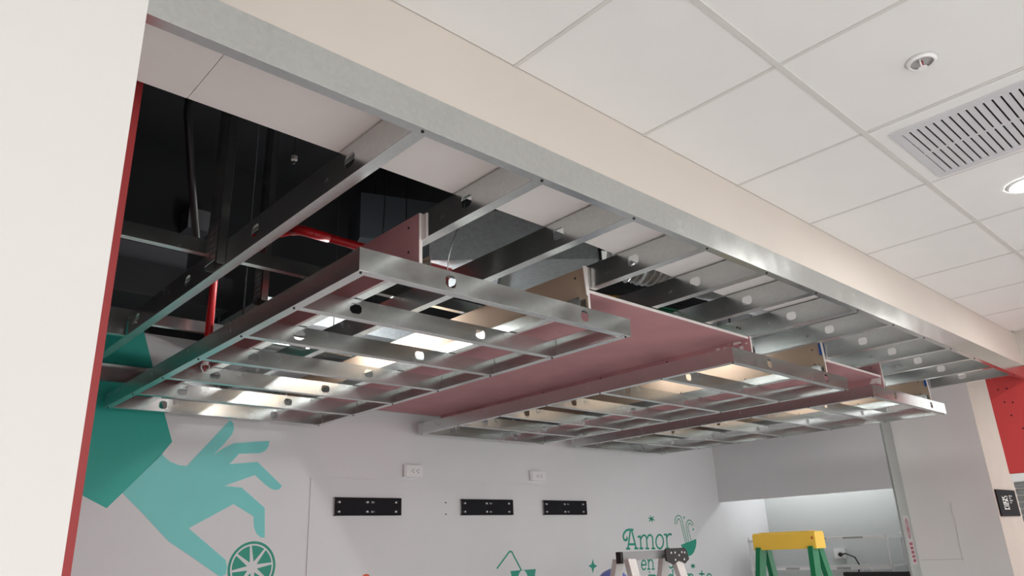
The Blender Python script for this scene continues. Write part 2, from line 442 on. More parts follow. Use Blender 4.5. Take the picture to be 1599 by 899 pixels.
# ================================================================== PLENUM SERVICES
t = thing('sprinkler_pipe', (1.285, 3.53, .87), 'red sprinkler pipe with elbow and drop to a white head in the first frame', 'pipe')
R = .019
m = MB(); m.tube([(1.36,2.665,1.3),(2.12,2.68,1.3)], R, 14); m.build('branch_pipe', REDPIPE, t, smooth=True)
m = MB(); m.tube([(1.44,2.667,1.3),(1.37,2.667,1.301),(1.335,2.68,1.308),(1.322,2.71,1.32),(1.318,2.76,1.335)], R*1.16, 14); m.build('elbow', REDPIPE, t, smooth=True)
m = MB(); m.tube([(1.319,2.75,1.332),(1.286,3.47,1.50),(1.285,3.51,1.50),(1.285,3.53,1.47),(1.285,3.53,.905)], R, 14)
m.build('drop_pipe', REDPIPE, t, smooth=True)
m = MB(); m.tube([(1.285,3.53,.93),(1.285,3.53,.892)], .014, 12)
hd = m.build('sprinkler_head', PLASTIC, t)
m = MB(); m.tube([(1.267,3.53,.893),(1.265,3.53,.875),(1.275,3.53,.860),(1.285,3.53,.856),(1.295,3.53,.860),(1.305,3.53,.875),(1.303,3.53,.893)], .003, 8)
m.build('guard_arms', PLASTIC, hd)
m = MB(); m.tube([(1.285,3.53,.892),(1.285,3.53,.860)], .003, 8); m.build('glass_bulb', REDPIPE, hd)
m = MB(); m.tube([(1.285,3.53,.8555),(1.285,3.53,.853)], .014, 14); m.build('deflector', ALU, hd)
# threaded rod hanging beside the first joist
t = thing('threaded_rod', (1.04, 2.2, 1.30), 'thin steel threaded rod hanging in the black plenum by first joist', 'threaded rod')
m = MB(); m.tube([(1.04,2.2,1.32),(1.04,2.2,SLAB)], .0035, 6); m.build('rod', GALV, t)
m = MB(); m.tube([(1.04,2.2,1.335),(1.04,2.2,1.35)], .012, 6); m.build('nut', ALU, t)
# black bent conduit
m = MB(); m.tube([(.86,2.62,2.55),(.84,2.63,2.2),(.80,2.66,1.95),(.82,2.72,1.7),(.90,2.84,1.5),(1.0,3.0,1.3)], .016, 10)
tag(m.build('conduit', BLKPL, None, smooth=True), 'black bent conduit hanging left of the grey hanger stud', 'conduit')
# dark trunking and ducts
tag(box('trunking_duct', DGREY, .5, 1.38, 4.25, 4.60, 1.552, 1.73), 'dark grey rectangular duct high above the green mural sleeve', 'duct')
tag(box('black_duct', BLACK, .50, 1.58, 4.05, 4.6, 1.36, 1.55), 'black rectangular duct running along above the mural wall', 'duct')
tag(box('junction_box', mat('mid_grey_box', (108,108,112), .6), 1.44, 1.585, 4.5, 4.638, 2.01, 2.15), 'small grey junction box high on the black wall behind the hanger stud', 'junction box')
t = thing('supply_duct', (2.75, 2.75, 1.28), 'galvanized supply duct lit from below between third and fourth joists', 'duct')
def rot_box(x0, x1, y0, y1, z0, z1, cx, cy, a):
    m = MB().box(x0, x1, y0, y1, z0, z1); ca, sa = math.cos(a), math.sin(a)
    m.v = [(cx+x*ca-y*sa, cy+x*sa+y*ca, z) for x, y, z in m.v]; return m
rot_box(-.45, .40, -.24, .28, 1.335, 1.60, 2.50, 2.60, math.radians(-38)).build('duct_body', GALVD, t)
rot_box(.385, .40, -.255, .295, 1.325, 1.615, 2.50, 2.60, math.radians(-38)).build('flange', GALV, t)
rot_box(-.10, -.085, -.255, .295, 1.318, 1.335, 2.50, 2.60, math.radians(-38)).build('brace', DGREY, t)
tag(rot_box(-.9, .5, -.2, .2, 1.80, 2.1, 3.05, 3.45, math.radians(-20)).build('dark_air_duct', mat('dark_duct', (58,62,66), .5, .4), None),
    'dark insulated air duct crossing above the second and third joists', 'duct')
t = thing('return_duct', (2.2, 4.0, 1.2), 'flat galvanized return duct above the far end of the leftmost hanging frame', 'duct')
box('duct_body', GALVD, 1.62, 2.66, 3.68, 4.5, 1.24, 1.352, t)
for y in (3.9, 4.25): box('hanger_strap', GALV, 1.60, 2.68, y, y+.03, 1.230, 1.24, t)
for x in (1.605, 2.672):
    for y in (3.9, 4.25): box('hanger_rod', GALV, x-.004, x+.004, y+.01, y+.018, 1.24, SLAB, t)
# foil flexible duct
t = thing('flexible_duct', (3.4, 2.05, 1.2), 'crinkled silver foil flexible duct above the fifth and sixth joists', 'duct')
pts = []; rad = []
for k in range(121):
    s_ = k/120; pts.append((2.845+s_*1.7, 2.02+.31*math.exp(-s_*5.5), 1.40+.067*math.exp(-s_*6)))
    rad.append(.128+.02*min(1, s_*5)+(.007 if k % 2 else -.007)+random.uniform(-.004, .004))
m = MB(); m.tube(pts, .1, 20, radii=rad); m.build('foil_sleeve', FOIL, t)
m = MB()
for k in (0, 118): MB().tube([pts[k], pts[k+2]], .145 if k == 0 else .165, 20).build('clamp_band', GALV, t)
def cable(pts, r, m_, lab, grp=None, name='cable'):
    q = [Vector(p) for p in pts]; out = []
    for i in range(len(q)-1):
        p0 = q[max(0,i-1)]; p1 = q[i]; p2 = q[i+1]; p3 = q[min(len(q)-1,i+2)]
        for s_ in (0, .25, .5, .75):
            out.append(.5*((2*p1)+(p2-p0)*s_+(2*p0-5*p1+4*p2-p3)*s_*s_+(3*p1-p0-3*p2+p3)*s_**3))
    out.append(q[-1]); mm = MB(); mm.tube(out, r, 6)
    return tag(mm.build(name, m_, None, smooth=True), lab, 'cable', grp)
for k in range(3):
    cable([(2.7,2.06+.03*k,1.115+.006*k),(2.95,2.05+.035*k,1.108),(3.2,2.03+.03*k,1.112),(3.5,2.1+.03*k,1.13)], .005, CABLEG,
          ['green cable lying on joists above the wide pink ceiling, front strand', 'green cable lying on joists above the wide pink ceiling, middle strand', 'green cable lying on joists above the wide pink ceiling, rear strand'][k], 'green cables in the plenum')
cable([(2.73,2.32,1.21),(2.86,2.27,1.2),(2.97,2.2,1.2),(3.08,2.16,1.21)], .012, CABLEY, 'short yellow hose beside the fifth joist')
cable([(2.90,2.21,1.175),(3.0,2.155,1.17),(3.1,2.13,1.175)], .012, REDPIPE, 'short red hose lying by the yellow hose')
cable([(1.74,2.0,2.6),(1.72,2.02,1.6),(1.70,2.05,1.3),(1.66,2.1,1.1),(1.68,2.14,1.02)], .0025, GALV, 'thin hanging wire between the second and third joists', None, 'hanging_wire')
cable([(2.02,3.1,2.6),(2.02,3.1,2.3),(2.0,3.1,1.7),(1.98,3.12,1.3)], .004, BLKPL, 'black lamp cord hanging above the first hanging frame')
# working lamps left in the ceiling void
LAMPLOW = mat('dim_lamp_tube', (255, 252, 246), .4, emit=(255, 255, 255), es=20.0)
def tube_lamp(x, y0, y1, z, label, lm=LAMP):
    t = thing('tube_lamp', (x, (y0+y1)/2, z), label, 'lamp', 'tube lamps in the ceiling void')
    for y in (y0, y1): MB().tube([(x, y, z+.02), (x, y, SLAB)], .003, 6).build('cord', BLKPL, t)
    m = MB(); m.tube([(x, y0+.01, z+.006),(x, y1-.01, z+.006)], .014, 12); m.build('tube', lm, t, smooth=True)
    for y in (y0, y1): box('end_cap', PLASTIC, x-.018, x+.018, y-.008, y+.008, z-.012, z+.03, t)
tube_lamp(1.98, 2.86, 3.56, 1.135, 'lit white tube lamp glowing above the leftmost hanging frame')
tube_lamp(4.13, 2.35, 3.1, 1.165, 'lit white tube lamp glowing above the middle hanging frame', LAMPLOW)
tube_lamp(5.83, 2.35, 3.1, 1.165, 'lit white tube lamp glowing above the rightmost hanging frame', LAMPLOW)

# ================================================================== MALL CEILING FITTINGS
t = thing('air_grille', (2.825, .49, 1.32), 'white square slotted air grille set in the tiled ceiling', 'air grille')
x0, x1, y0, y1 = 2.508, 3.104, .190, .782
MB().box(x0,x1,y1-.048,y1,1.330,1.345).box(x0,x1,y0,y0+.048,1.330,1.345).box(x0,x0+.07,y0+.048,y1-.048,1.330,1.345).box(x1-.035,x1,y0+.048,y1-.048,1.330,1.345).build('surround', TILE, t)
GR = mat('grille_grey_white', (206, 206, 210), .4)
a0, a1, b0, b1 = 2.572, 3.078, .238, .738
MB().box(a0,a1,b1-.030,b1,1.3245,1.331).box(a0,a1,b0,b0+.030,1.3245,1.331).box(a0,a0+.036,b0+.03,b1-.03,1.3245,1.331).box(a1-.036,a1,b0+.03,b1-.03,1.3245,1.331).build('frame', GR, t)
ny = 17; st = (b1-b0-.06)/ny
for k in range(ny):
    yk = b0+.03+k*st
    box('slat', GR, a0+.036, a1-.036, yk+.0032, yk+st-.0032, 1.3255, 1.330, t)
box('divider', GR, 2.818, 2.830, b0+.03, b1-.03, 1.3258, 1.3295, t)
box('plenum_box', BLACK, a0+.01, a1-.01, b0+.01, b1-.01, 1.338, 1.350, t)
t = thing('sprinkler', (2.21, .50, 1.30), 'recessed fire sprinkler head in round white ring on the tiled ceiling', 'sprinkler')
def ring(m, x, y, z0, z1, r0, r1, n=28):
    vs = []; fs = []
    for k in range(n):
        c, s_ = math.cos(2*math.pi*k/n), math.sin(2*math.pi*k/n)
        vs += [(x+r0*c,y+r0*s_,z0+.002),(x+r1*c,y+r1*s_,z1),(x+(r0*.6+r1*.4)*c,y+(r0*.6+r1*.4)*s_,z0)]
    for k in range(n):
        a, b = 3*k, 3*((k+1)%n)
        fs += [(a,b,b+2,a+2),(a+2,b+2,b+1,a+1),(a+1,b+1,b,a)]
    return m.add(vs, fs)
ring(MB(), 2.21, .50, 1.322, 1.332, .030, .046).build('ring', PLASTIC, t, smooth=True)
MB().tube([(2.21,.5,1.3312),(2.21,.5,1.3322)], .031, 24).build('cup', mat('sprinkler_cup', (186,186,184), .4), t)
MB().tube([(2.21,.5,1.332),(2.21,.5,1.312)], .005, 10).build('bulb', SIGNRED, t)
m = MB(); m.tube([(2.196,.5,1.331),(2.197,.5,1.318),(2.205,.5,1.308),(2.215,.5,1.308),(2.223,.5,1.318),(2.224,.5,1.331)], .0025, 8); m.build('guard_arms', PLASTIC, t)
MB().tube([(2.21,.5,1.3085),(2.21,.5,1.306)], .013, 16).build('deflector', PLASTIC, t)
def downlight(x, y, lab, grp='recessed downlights'):
    t = thing('downlight', (x, y, 1.32), lab, 'downlight', grp)
    ring(MB(), x, y, 1.324, 1.332, .068, .088).build('ring', PLASTIC, t, smooth=True)
    MB().tube([(x,y,1.3265),(x,y,1.3315)], .069, 28).build('lens', DOWN, t)
    return t
downlight(3.46, .52, 'lit round downlight at the right edge of the tiled ceiling, beyond the air grille')
for (x, y) in ((5.28,.49),(1.0,-1.34),(2.2,-1.34),(4.0,-1.34),(5.4,-1.34),(-1.4,-1.95),(2.2,-3.1),(4.0,-3.1),(.365,-3.1)):  # unseen downlights added to bounce more light off the floor onto the ceiling
    downlight(x, y, 'unseen round downlight added to the tiled ceiling for more bounce light')

# ================================================================== BACK WALL FITTINGS
PF = YB-.010
def cut_plate(m, xs, zs, holes, y0, y1):
    for i in range(len(xs)-1):
        for j in range(len(zs)-1):
            if (i, j) in holes: continue
            m.box(xs[i], xs[i+1], y0, y1, zs[j], zs[j+1])
    return m
def mount(x0, x1, z0, z1, label):
    t = thing('wall_mount', ((x0+x1)/2, PF, z0), label, 'wall mount', 'black steel wall mounts on the white panel')
    W = x1-x0; f = lambda a: x0+a*W; g = lambda b: z0+b*(z1-z0)
    xs = [f(a) for a in (0,.03,.085,.44,.50,.53,.59,.885,.94,1)]; zs = [g(b) for b in (0,.15,.26,.69,.80,1)]
    hl = {(i, j) for i in (1,3,5,7) for j in (1,3)}
    cut_plate(MB(), xs, zs, hl, PF-.022, PF-.019).build('plate', BLKMET, t)
    m = MB(); m.box(x0,x1,PF-.022,PF-.001,z1-.004,z1).box(x0,x1,PF-.022,PF-.001,z0,z0+.004).build('flange', BLKMET, t)
    for a in (.06, .91, .47):
        for b in (.21, .74):
            n = 10; r = .007; cx_, cz_ = f(a), g(b)
            m = MB(); m.add([(cx_+r*math.cos(2*math.pi*k/n), PF-.0245, cz_+r*math.sin(2*math.pi*k/n)) for k in range(n)]+[(cx_+r*math.cos(2*math.pi*k/n), PF-.0005, cz_+r*math.sin(2*math.pi*k/n)) for k in range(n)],
                  [tuple(range(n)), tuple(range(2*n-1,n-1,-1))]+[(k,(k+1)%n,n+(k+1)%n,n+k) for k in range(n)])
            m.build('bolt', ALU, t)
MZ0, MZ1 = .254, .372
mount(2.63, 3.168, MZ0, MZ1, 'black steel wall mount plate on the left, below the wall socket with two outlets')
mount(3.728, 4.268, MZ0, MZ1, 'black steel wall mount plate in the middle, beside two drilled holes')
mount(4.626, 5.168, MZ0, MZ1, 'black steel wall mount plate on the right, nearest the green lettering')
for z in (.262, .346):
    m = MB(); m.tube([(3.588, PF-.001, z), (3.588, PF+.002, z)], .006, 10)
    m.build('drill_hole', SCREW, wb)
def outlet(px0, py0, px1, py1, lab):
    (x0, z1), (x1, z0) = wp(px0, py0, YB-.03), wp(px1, py1, YB-.03)
    t = thing('wall_socket', ((x0+x1)/2, YB, z0), lab, 'wall socket', 'wall sockets above the white panel')
    box('back_box', PLASTIC, x0, x1, YB-.028, YB-.0005, z0, z1, t)
    fp = box('face_plate', PLASTIC, x0+.012, x1-.001, YB-.034, YB-.028, z0+.001, z1-.001, t)
    for k in (.44, .70):
        xc = x0+(x1-x0)*k; zc = (z0+z1)/2
        m = MB()
        for dx, dz in ((-.008, .0), (.006, .010), (.006, -.010)): m.box(xc+dx-.003, xc+dx+.003, YB-.0346, YB-.0338, zc+dz-.004, zc+dz+.004)
        m.build('socket_holes', BLKPL, fp)
outlet(632, 725, 660, 745, 'white double wall socket above the left black wall mount')
outlet(829, 735, 852, 751, 'white double wall socket above the right black wall mount')

# ================================================================== MURAL
def zz(ox, oy, s):                           # coordinates read off an enlarged view of the photo
    return lambda pts: [wp(ox+x/s, oy+y/s, YB) for x, y in pts]
DEP = .0016
def decal(name, poly, m_, parent, y=None, off=0.0):
    y = (YB if y is None else y)-off
    return MB().prism_y(poly, y-DEP, y-.0002).build(name, m_, parent)
def ribbon(m, pts, wd, y):
    for i in range(len(pts)-1):
        (ax, az), (bx, bz) = pts[i], pts[i+1]
        dx, dz = bx-ax, bz-az; L = math.hypot(dx, dz)
        if L < 1e-6: continue
        nx, nz = -dz/L*wd/2, dx/L*wd/2
        m.prism_y([(ax+nx, az+nz), (bx+nx, bz+nz), (bx-nx, bz-nz), (ax-nx, az-nz)], y-DEP, y-.0002)
    for (ax, az) in pts:
        m.prism_y([(ax+wd/2*math.cos(k*math.pi/4), az+wd/2*math.sin(k*math.pi/4)) for k in range(8)], y-DEP-.00005, y-.0002)
    return m
A = zz(80, 640, 3.4717)
hm = thing('hand_mural', (1.6, YB, -.1), 'big teal hand with dark green sleeve painted on the back wall', 'wall mural')
sl = A([(612,12),(655,172),(600,238),(385,450),(300,532),(178,468)])
top = wp(215, 478, YB); dx = sl[4][0]-sl[5][0]
decal('sleeve', [top]+sl+[(.45, sl[5][1]+.33), (.45, top[1])], GREEN1, hm)
decal('hand', A([(598,236),(620,260),(645,280),(690,298),(733,304),(970,53),(986,72),(991,100),(980,130),(940,180),(880,243),(940,203),(990,180),(1080,173),(1182,167),(1178,195),(1162,220),(1130,234),(1018,237),(966,293),(1118,281),(1250,410),(1238,428),(1216,434),(1190,426),(1160,404),(1104,352),(938,411),(1032,420),(1157,530),(1157,692),(1135,690),(1112,670),(1098,630),(1096,576),(988,509),(745,641),(945,812),(953,850),(946,890),(915,905),(885,883),(760,795),(640,715),(615,690),(500,565),(386,450)]), GREEN2, hm)
ls = thing('citrus_mural', (2.09, YB, -.2), 'round green citrus slice pinched below the painted hand', 'wall mural')
cx_, cz_ = wp(393.4, 885.5, YB); RR = .152
def arc(r, a0, a1, n): return [(cx_+r*math.cos(a0+(a1-a0)*k/n), cz_+r*math.sin(a0+(a1-a0)*k/n)) for k in range(n+1)]
m = MB()
for k in range(36):
    a0, a1 = 2*math.pi*k/36, 2*math.pi*(k+1)/36
    o, i_ = arc(RR, a0, a1, 1), arc(RR*.90, a0, a1, 1)
    m.prism_y([o[0], o[1], i_[1], i_[0]], YB-DEP, YB-.0002)
m.build('rind', GREEN3, ls)
for k in range(8):
    a = math.radians(8+45*k); g = .055
    decal('segment', arc(RR*.83, a+.05, a+math.pi/4-.05, 6)+[(cx_+RR*.22*math.cos(a+math.pi/8), cz_+RR*.22*math.sin(a+math.pi/8))], GREEN3, ls)
B = zz(740, 674, 3.995)
cm = thing('cup_mural', wp(815, 890, YB)[0:1]+(YB, -.2), 'green painted cup with bent straw low on the white panel', 'wall mural')
ribbon(MB(), [wp_ for wp_ in B([(140,850),(216,747),(230,747),(290,862)])], .013, PF).build('straw', GREEN3, cm)
decal('cup', B([(223,868),(380,855),(366,960),(345,1080),(262,1080),(240,960)]), GREEN3, cm, PF)
lx, lz = B([(300,925)])[0]
decal('cup_logo', [(lx+.055*math.cos(2*math.pi*k/24), lz+.075*math.sin(2*math.pi*k/24)) for k in range(24)], WHITE, cm, PF, DEP)
def star(px, py, hw, hh, lab):
    c = [wp(px, py-hh, YB), wp(px+hw*.28, py-hh*.28, YB), wp(px+hw, py, YB), wp(px+hw*.28, py+hh*.28, YB), wp(px, py+hh, YB), wp(px-hw*.28, py+hh*.28, YB), wp(px-hw, py, YB), wp(px-hw*.28, py-hh*.28, YB)]
    o = decal('star_mural', c, GREEN3, None, PF); tag(o, lab, 'wall mural')
star(924.3, 883.5, 7, 11, 'small green four-pointed star on the wall left of the lettering')
def cross(px, py, s_, lab):
    m = MB()
    for a in (.35, 1.25, 2.3):
        m = ribbon(m, [wp(px-s_*math.cos(a), py-s_*math.sin(a), YB), wp(px+s_*math.cos(a), py+s_*math.sin(a), YB)], .012, YB)
    tag(m.build('sparkle_mural', GREEN3, None), lab, 'wall mural')
cross(1017, 810, 4.5, 'small green cross above the painted lettering')
cross(985, 882.5, 4, 'small green cross behind the aluminium ladder')
cross(1082, 883.5, 3.2, 'small green cross below the painted bowl')
decal_o = decal('orange_mural', [(wp(570,903,YB)[0]+.035*math.cos(2*math.pi*k/20), wp(570,903,YB)[1]+.03*math.sin(2*math.pi*k/20)) for k in range(20)], ORANGE, None, PF)
tag(decal_o, 'small orange dot painted low on the white panel', 'wall mural')
K = zz(940, 780, 7.5526)
bw = thing('bowl_mural', wp(1075, 868, YB)[0:1]+(YB, -.1), 'green painted bowl with long noodles beside the lettering', 'wall mural')
decal('bowl', K([(930,532),(1110,461),(1113,505),(1105,560),(1085,615),(1060,648),(1030,664),(1000,655),(975,625),(955,585)]), GREEN3, bw)
for st in ([(863,290),(860,240),(872,205),(895,184),(918,188),(938,215),(955,290),(1003,500)], [(882,282),(884,250),(895,228),(908,225),(922,245),(985,505)],
           [(1022,488),(992,330),(993,280),(1008,250),(1028,238),(1050,246),(1066,272),(1076,303)], [(1048,475),(1012,330),(1015,295),(1030,275),(1045,282),(1058,303)]):
    ribbon(MB(), K(st), .009, YB).build('noodle', GREEN3, bw)
for dt in ((967,210),(1075,350)):
    x, z = K([dt])[0]; decal('dot', [(x+.012*math.cos(k*math.pi/5), z+.012*math.sin(k*math.pi/5)) for k in range(10)], GREEN3, bw)
lt = thing('wall_lettering', wp(1010, 860, YB)[0:1]+(YB, -.3), 'green painted lettering reading Amor en cada ingrediente on the back wall', 'lettering')
def ell(cx, cy, rx, ry, a0=0, a1=360, n=18): return [(cx+rx*math.cos(math.radians(a0+(a1-a0)*k/n)), cy+ry*math.sin(math.radians(a0+(a1-a0)*k/n))) for k in range(n+1)]
def letter(strokes, wd=.016):
    m = MB()
    for s_ in strokes: ribbon(m, K(s_), wd, YB)
    m.build('letter', GREEN3, lt)
letter([[(332,372),(306,574)],[(290,576),(324,576)],[(348,360),(404,572)],[(388,574),(420,574)],[(318,525),(390,525)],[(364,354),(320,352),(284,362),(258,395),(249,435),(259,470),(280,480),(297,464),(293,446)]], .020)
letter([[(425,437),(450,430),(462,572)],[(446,574),(480,574)],[(455,465),(478,424),(505,418),(524,445),(533,572)],[(518,574),(550,574)],[(526,465),(548,420),(574,414),(594,440),(604,572)],[(590,574),(622,574)]], .018)
letter([ell(680,494,44,82)], .018)
letter([[(733,412),(757,408),(772,570)],[(755,572),(790,572)],[(760,455),(776,416),(798,404),(815,406)],[(808,412),(812,414)]], .018)
def e_(cx, cy, rx, ry): return [ell(cx, cy, rx, ry, 0, -320, 16), [(cx-rx, cy), (cx+rx, cy)]]
def n_(cx, cy, rx, ry): return [[(cx-rx-12,cy-ry),(cx-rx,cy-ry),(cx-rx+6,cy+ry)],[(cx-rx-8,cy+ry),(cx-rx+20,cy+ry)],[(cx-rx,cy-ry*.4),(cx-rx*.3,cy-ry),(cx+rx*.5,cy-ry*.9),(cx+rx,cy-ry*.4),(cx+rx+4,cy+ry)],[(cx+rx-10,cy+ry),(cx+rx+16,cy+ry)]]
def a_(cx, cy, rx, ry): return [ell(cx-4, cy+ry*.35, rx*.9, ry*.6), [(cx-rx,cy-ry*.8),(cx,cy-ry),(cx+rx*.8,cy-ry*.6),(cx+rx*.9,cy+ry),(cx+rx*1.3,cy+ry)]]
def c_(cx, cy, rx, ry): return [ell(cx, cy, rx, ry, -40, -320, 16)]
def d_(cx, cy, rx, ry): return [ell(cx, cy, rx, ry), [(cx+rx*.7,cy-ry*2),(cx+rx,cy-ry*2),(cx+rx,cy+ry),(cx+rx*1.3,cy+ry)]]
def i_l(cx, cy, rx, ry): return [[(cx-10,cy-ry),(cx,cy-ry),(cx+3,cy+ry)],[(cx-8,cy+ry),(cx+14,cy+ry)],[(cx-1,cy-ry*1.75),(cx+1,cy-ry*1.7)]]
def r_(cx, cy, rx, ry): return [[(cx-rx,cy-ry),(cx-rx*.4,cy-ry),(cx-rx*.4,cy+ry)],[(cx-rx,cy+ry),(cx+4,cy+ry)],[(cx-rx*.4,cy-ry*.3),(cx,cy-ry*.9),(cx+rx,cy-ry)]]
def g_(cx, cy, rx, ry): return [ell(cx, cy, rx, ry), [(cx+rx,cy-ry),(cx+rx,cy+ry*1.6),(cx,cy+ry*2),(cx-rx,cy+ry*1.7)]]
def t_(cx, cy, rx, ry): return [[(cx,cy-ry*1.7),(cx,cy+ry*.7),(cx+8,cy+ry),(cx+rx,cy+ry*.8)],[(cx-rx,cy-ry),(cx+rx,cy-ry)]]
for fn, cx, cy in ((e_,493,768),(n_,573,762),(c_,692,752),(a_,748,750),(d_,812,748),(a_,862,748)): letter(fn(cx, cy, 27, 56), .014)
for fn, cx, cy in ((i_l,560,940),(n_,612,938),(g_,668,936),(r_,716,935),(e_,762,934),(d_,808,932),(i_l,888,932),(e_,950,928),(n_,1050,926),(t_,1176,924),(e_,1264,922)): letter(fn(cx, cy, 28, 50), .015)

# ================================================================== CLOSET AND RIGHT SIDE
t = thing('light_strip', (8.09, 3.7, .76), 'lit strip light hidden behind the closet soffit', 'lamp')
box('housing', PLASTIC, 8.06, 8.12, 2.95, 4.62, .785, .799, t)
box('diffuser', LED, 8.065, 8.115, 2.97, 4.60, .776, .785, t)
t = thing('shelving_unit', (7.9, 3.7, FL), 'white metal shelving inside the closet alcove behind the yellow ladder', 'shelf')
for z in (-.026, -.305, -.62, -.95, -1.3): box('shelf_board', PLASTIC, 7.62, 8.0, 3.02, 4.50, z-.028, z, t)
for x in (7.63, 7.985):
    for y in (3.03, 4.485): box('post', PLASTIC, x-.008, x+.008, y-.008, y+.008, FL, 0.0, t)
tx = MB()
for (y0, y1) in ((3.25,3.45),(3.62,3.80)): tx.box(7.6195, 7.6205, y0, y1, -.050, -.030)
for (y0, y1) in ((3.42,3.56),(3.95,4.1)): tx.box(7.6195, 7.6205, y0, y1, -.330, -.310)
tx.build('label_holder', mat('label_grey', (168,168,166), .5), t)
t = thing('closet_socket', (8.35, 3.85, -.26), 'white socket with black plug on the closet alcove wall', 'wall socket')
box('face_plate', PLASTIC, 8.345, 8.36, 3.78, 3.90, -.25, -.15, t)
m = MB(); m.tube([(8.345,3.83,-.21),(8.31,3.82,-.21)], .022, 12); m.build('plug', BLKPL, t)
m = MB(); m.tube([(8.31,3.82,-.21),(8.27,3.74,-.20),(8.25,3.64,-.24),(8.24,3.60,-.32),(8.25,3.64,-.42),(8.26,3.66,-.6)], .008, 8); m.build('cord', BLKPL, t, smooth=True)
t = thing('equipment_box', (7.8, 3.3, -.5), 'black appliance top standing in front of the closet shelves', 'appliance')
box('cabinet', BLKPL, 7.52, 7.60, 2.86, 3.46, -1.3, -.352, t)
m = MB(); m.tube([(7.56,3.24+.05*math.cos(k*math.pi/8),-.35+.045*math.sin(k*math.pi/8)) for k in range(9)], .007, 8); m.build('cord_loop', PLASTIC, t, smooth=True)
# extinguisher sign on the closet end panel
t = thing('extinguisher_sign', (7.5, 2.77, -.1), 'narrow red fire extinguisher sign on the closet end panel', 'sign')
SX, SY = 7.487, 2.7705
box('backing', mat('sign_backing', (190,188,188), .6), 7.425, 7.552, SY-.0015, SY, -.29, .135, t)
m = MB(); o = [(SX+.038*math.cos(2*math.pi*k/28), .02+.085*math.sin(2*math.pi*k/28)) for k in range(29)]
def rib2(m, pts, wd, y):
    global DEP
    return ribbon(m, pts, wd, y)
rib2(m, o, .007, SY-.0015).build('ring', SIGNRED, t)
m = MB(); m.prism_y([(SX-.005,.095),(SX+.005,.095),(SX+.006,.04),(SX+.016,.02),(SX+.014,-.005),(SX+.005,-.012),(SX+.004,-.055),(SX-.004,-.055),(SX-.005,-.012),(SX-.014,.0),(SX-.016,.02),(SX-.006,.04)], SY-.0032, SY-.0016)
m.build('pictogram', SIGNRED, t)
m = MB()
for k in range(5): m.prism_y([(SX-.035+.003*k,-.10-.036*k),(SX+.035,-.10-.036*k),(SX+.035,-.124-.036*k),(SX-.035+.003*k,-.124-.036*k)], SY-.0032, SY-.0016)
m.build('text_bars', SIGNRED, t)
# black shop sign on the beige pier
t = thing('black_sign', (7.8, 2.04, .08), 'small black sign with upright white lettering on the right-hand pier', 'sign')
s0 = wp(1557.5, 762, 2.035); s1 = wp(1594, 806, 2.035)
bx0, bx1, bz1, bz0 = 7.635, 8.20, .312, .086
box('plate', SIGNBLK, bx0, bx1, 2.028, 2.0385, bz0, bz1, t)
def glyph(m, ch, ox, oz, w_, h_):          # letters run upwards (turned a quarter)
    G = {'K': [[(0,0),(0,1)],[(.9,1),(0,.5),(.9,0)]], 'I': [[(.4,0),(.4,1)]], 'O': [[(0,0),(.8,0),(.8,1),(0,1),(0,0)]], 'S': [[(.8,1),(0,1),(0,.5),(.8,.5),(.8,0),(0,0)]],
         'D': [[(0,0),(.6,0),(.8,.3),(.8,.7),(.6,1),(0,1),(0,0)]], 'E': [[(.8,0),(0,0),(0,1),(.8,1)],[(0,.5),(.6,.5)]], 'L': [[(0,1),(0,0),(.8,0)]], 'A': [[(0,0),(.4,1),(.8,0)],[(.2,.4),(.6,.4)]]}
    for s_ in G[ch]: ribbon(m, [(ox+(1-v)*h_, oz+u*w_) for u, v in s_], .006, 2.028)
for k, ch in enumerate('KIOSKS'):
    m = MB(); glyph(m, ch, bx0+.13, bz0+.060+k*.0195, .015, .15); m.build('letter', SIGNTXT, t)
m = MB()
for k in range(4): m.box(bx0+.335, bx0+.335+.045+.05*(k%2), 2.0265, 2.0282, bz0+.11+k*.019, bz0+.122+k*.019)
m.build('small_text', mat('sign_small_text', (128,122,122), .5), t)

# ================================================================== LADDERS
def bars(name, m_, parent, lst, wd=.06, th=.025, upv=(0,1,0)):
    for a, b in lst: MB().bar(a, b, wd, th, 0, upv).build(name, m_, parent)
t = thing('folding_ladder', (2.8, 2.35, FL), 'aluminium folding ladder with black hinge plates standing before the lettering', 'ladder')
LY, LX0, LX1, LT = 2.10, 2.535, 2.925, -.036
STEELG = mat('ladder_bar_grey', (142, 142, 142), .5, .4)
box('top_bar', STEELG, LX0+.006, LX1-.02, LY-.016, LY+.016, LT-.034, LT, t)
box('end_cap', BLKPL, LX0-.006, LX0+.008, LY-.013, LY+.013, LT-.044, LT+.002, t)
for y0, dy in ((LY-.030, -.46), (LY+.030, .50)):
    for x, sp in ((LX0+.030, -.07), (LX1-.040, .08)):
        MB().bar((x, y0, LT-.030), (x+sp, y0+dy, FL), .050, .024, 0, (0,1,.1)).build('side_rail', ALU, t)
    for k in range(6):
        f_ = .16+.15*k; zz_ = LT-.03+(FL-LT+.03)*f_; yy = y0+dy*f_
        MB().bar((LX0+.03-.07*f_, yy, zz_), (LX1-.04+.08*f_, yy, zz_), .05, .028).build('rung', ALU, t)
hx = 2.845
pl = MB().prism_y([(hx-.055,LT+.002),(hx-.045,LT+.007),(hx+.085,LT+.006),(hx+.100,LT-.006),(hx+.112,LT-.042),(hx+.080,LT-.060),(hx+.036,LT-.046),(hx-.006,LT-.060),(hx-.055,LT-.044)], LY-.052, LY-.044).build('hinge_plate', BLKPL, t)
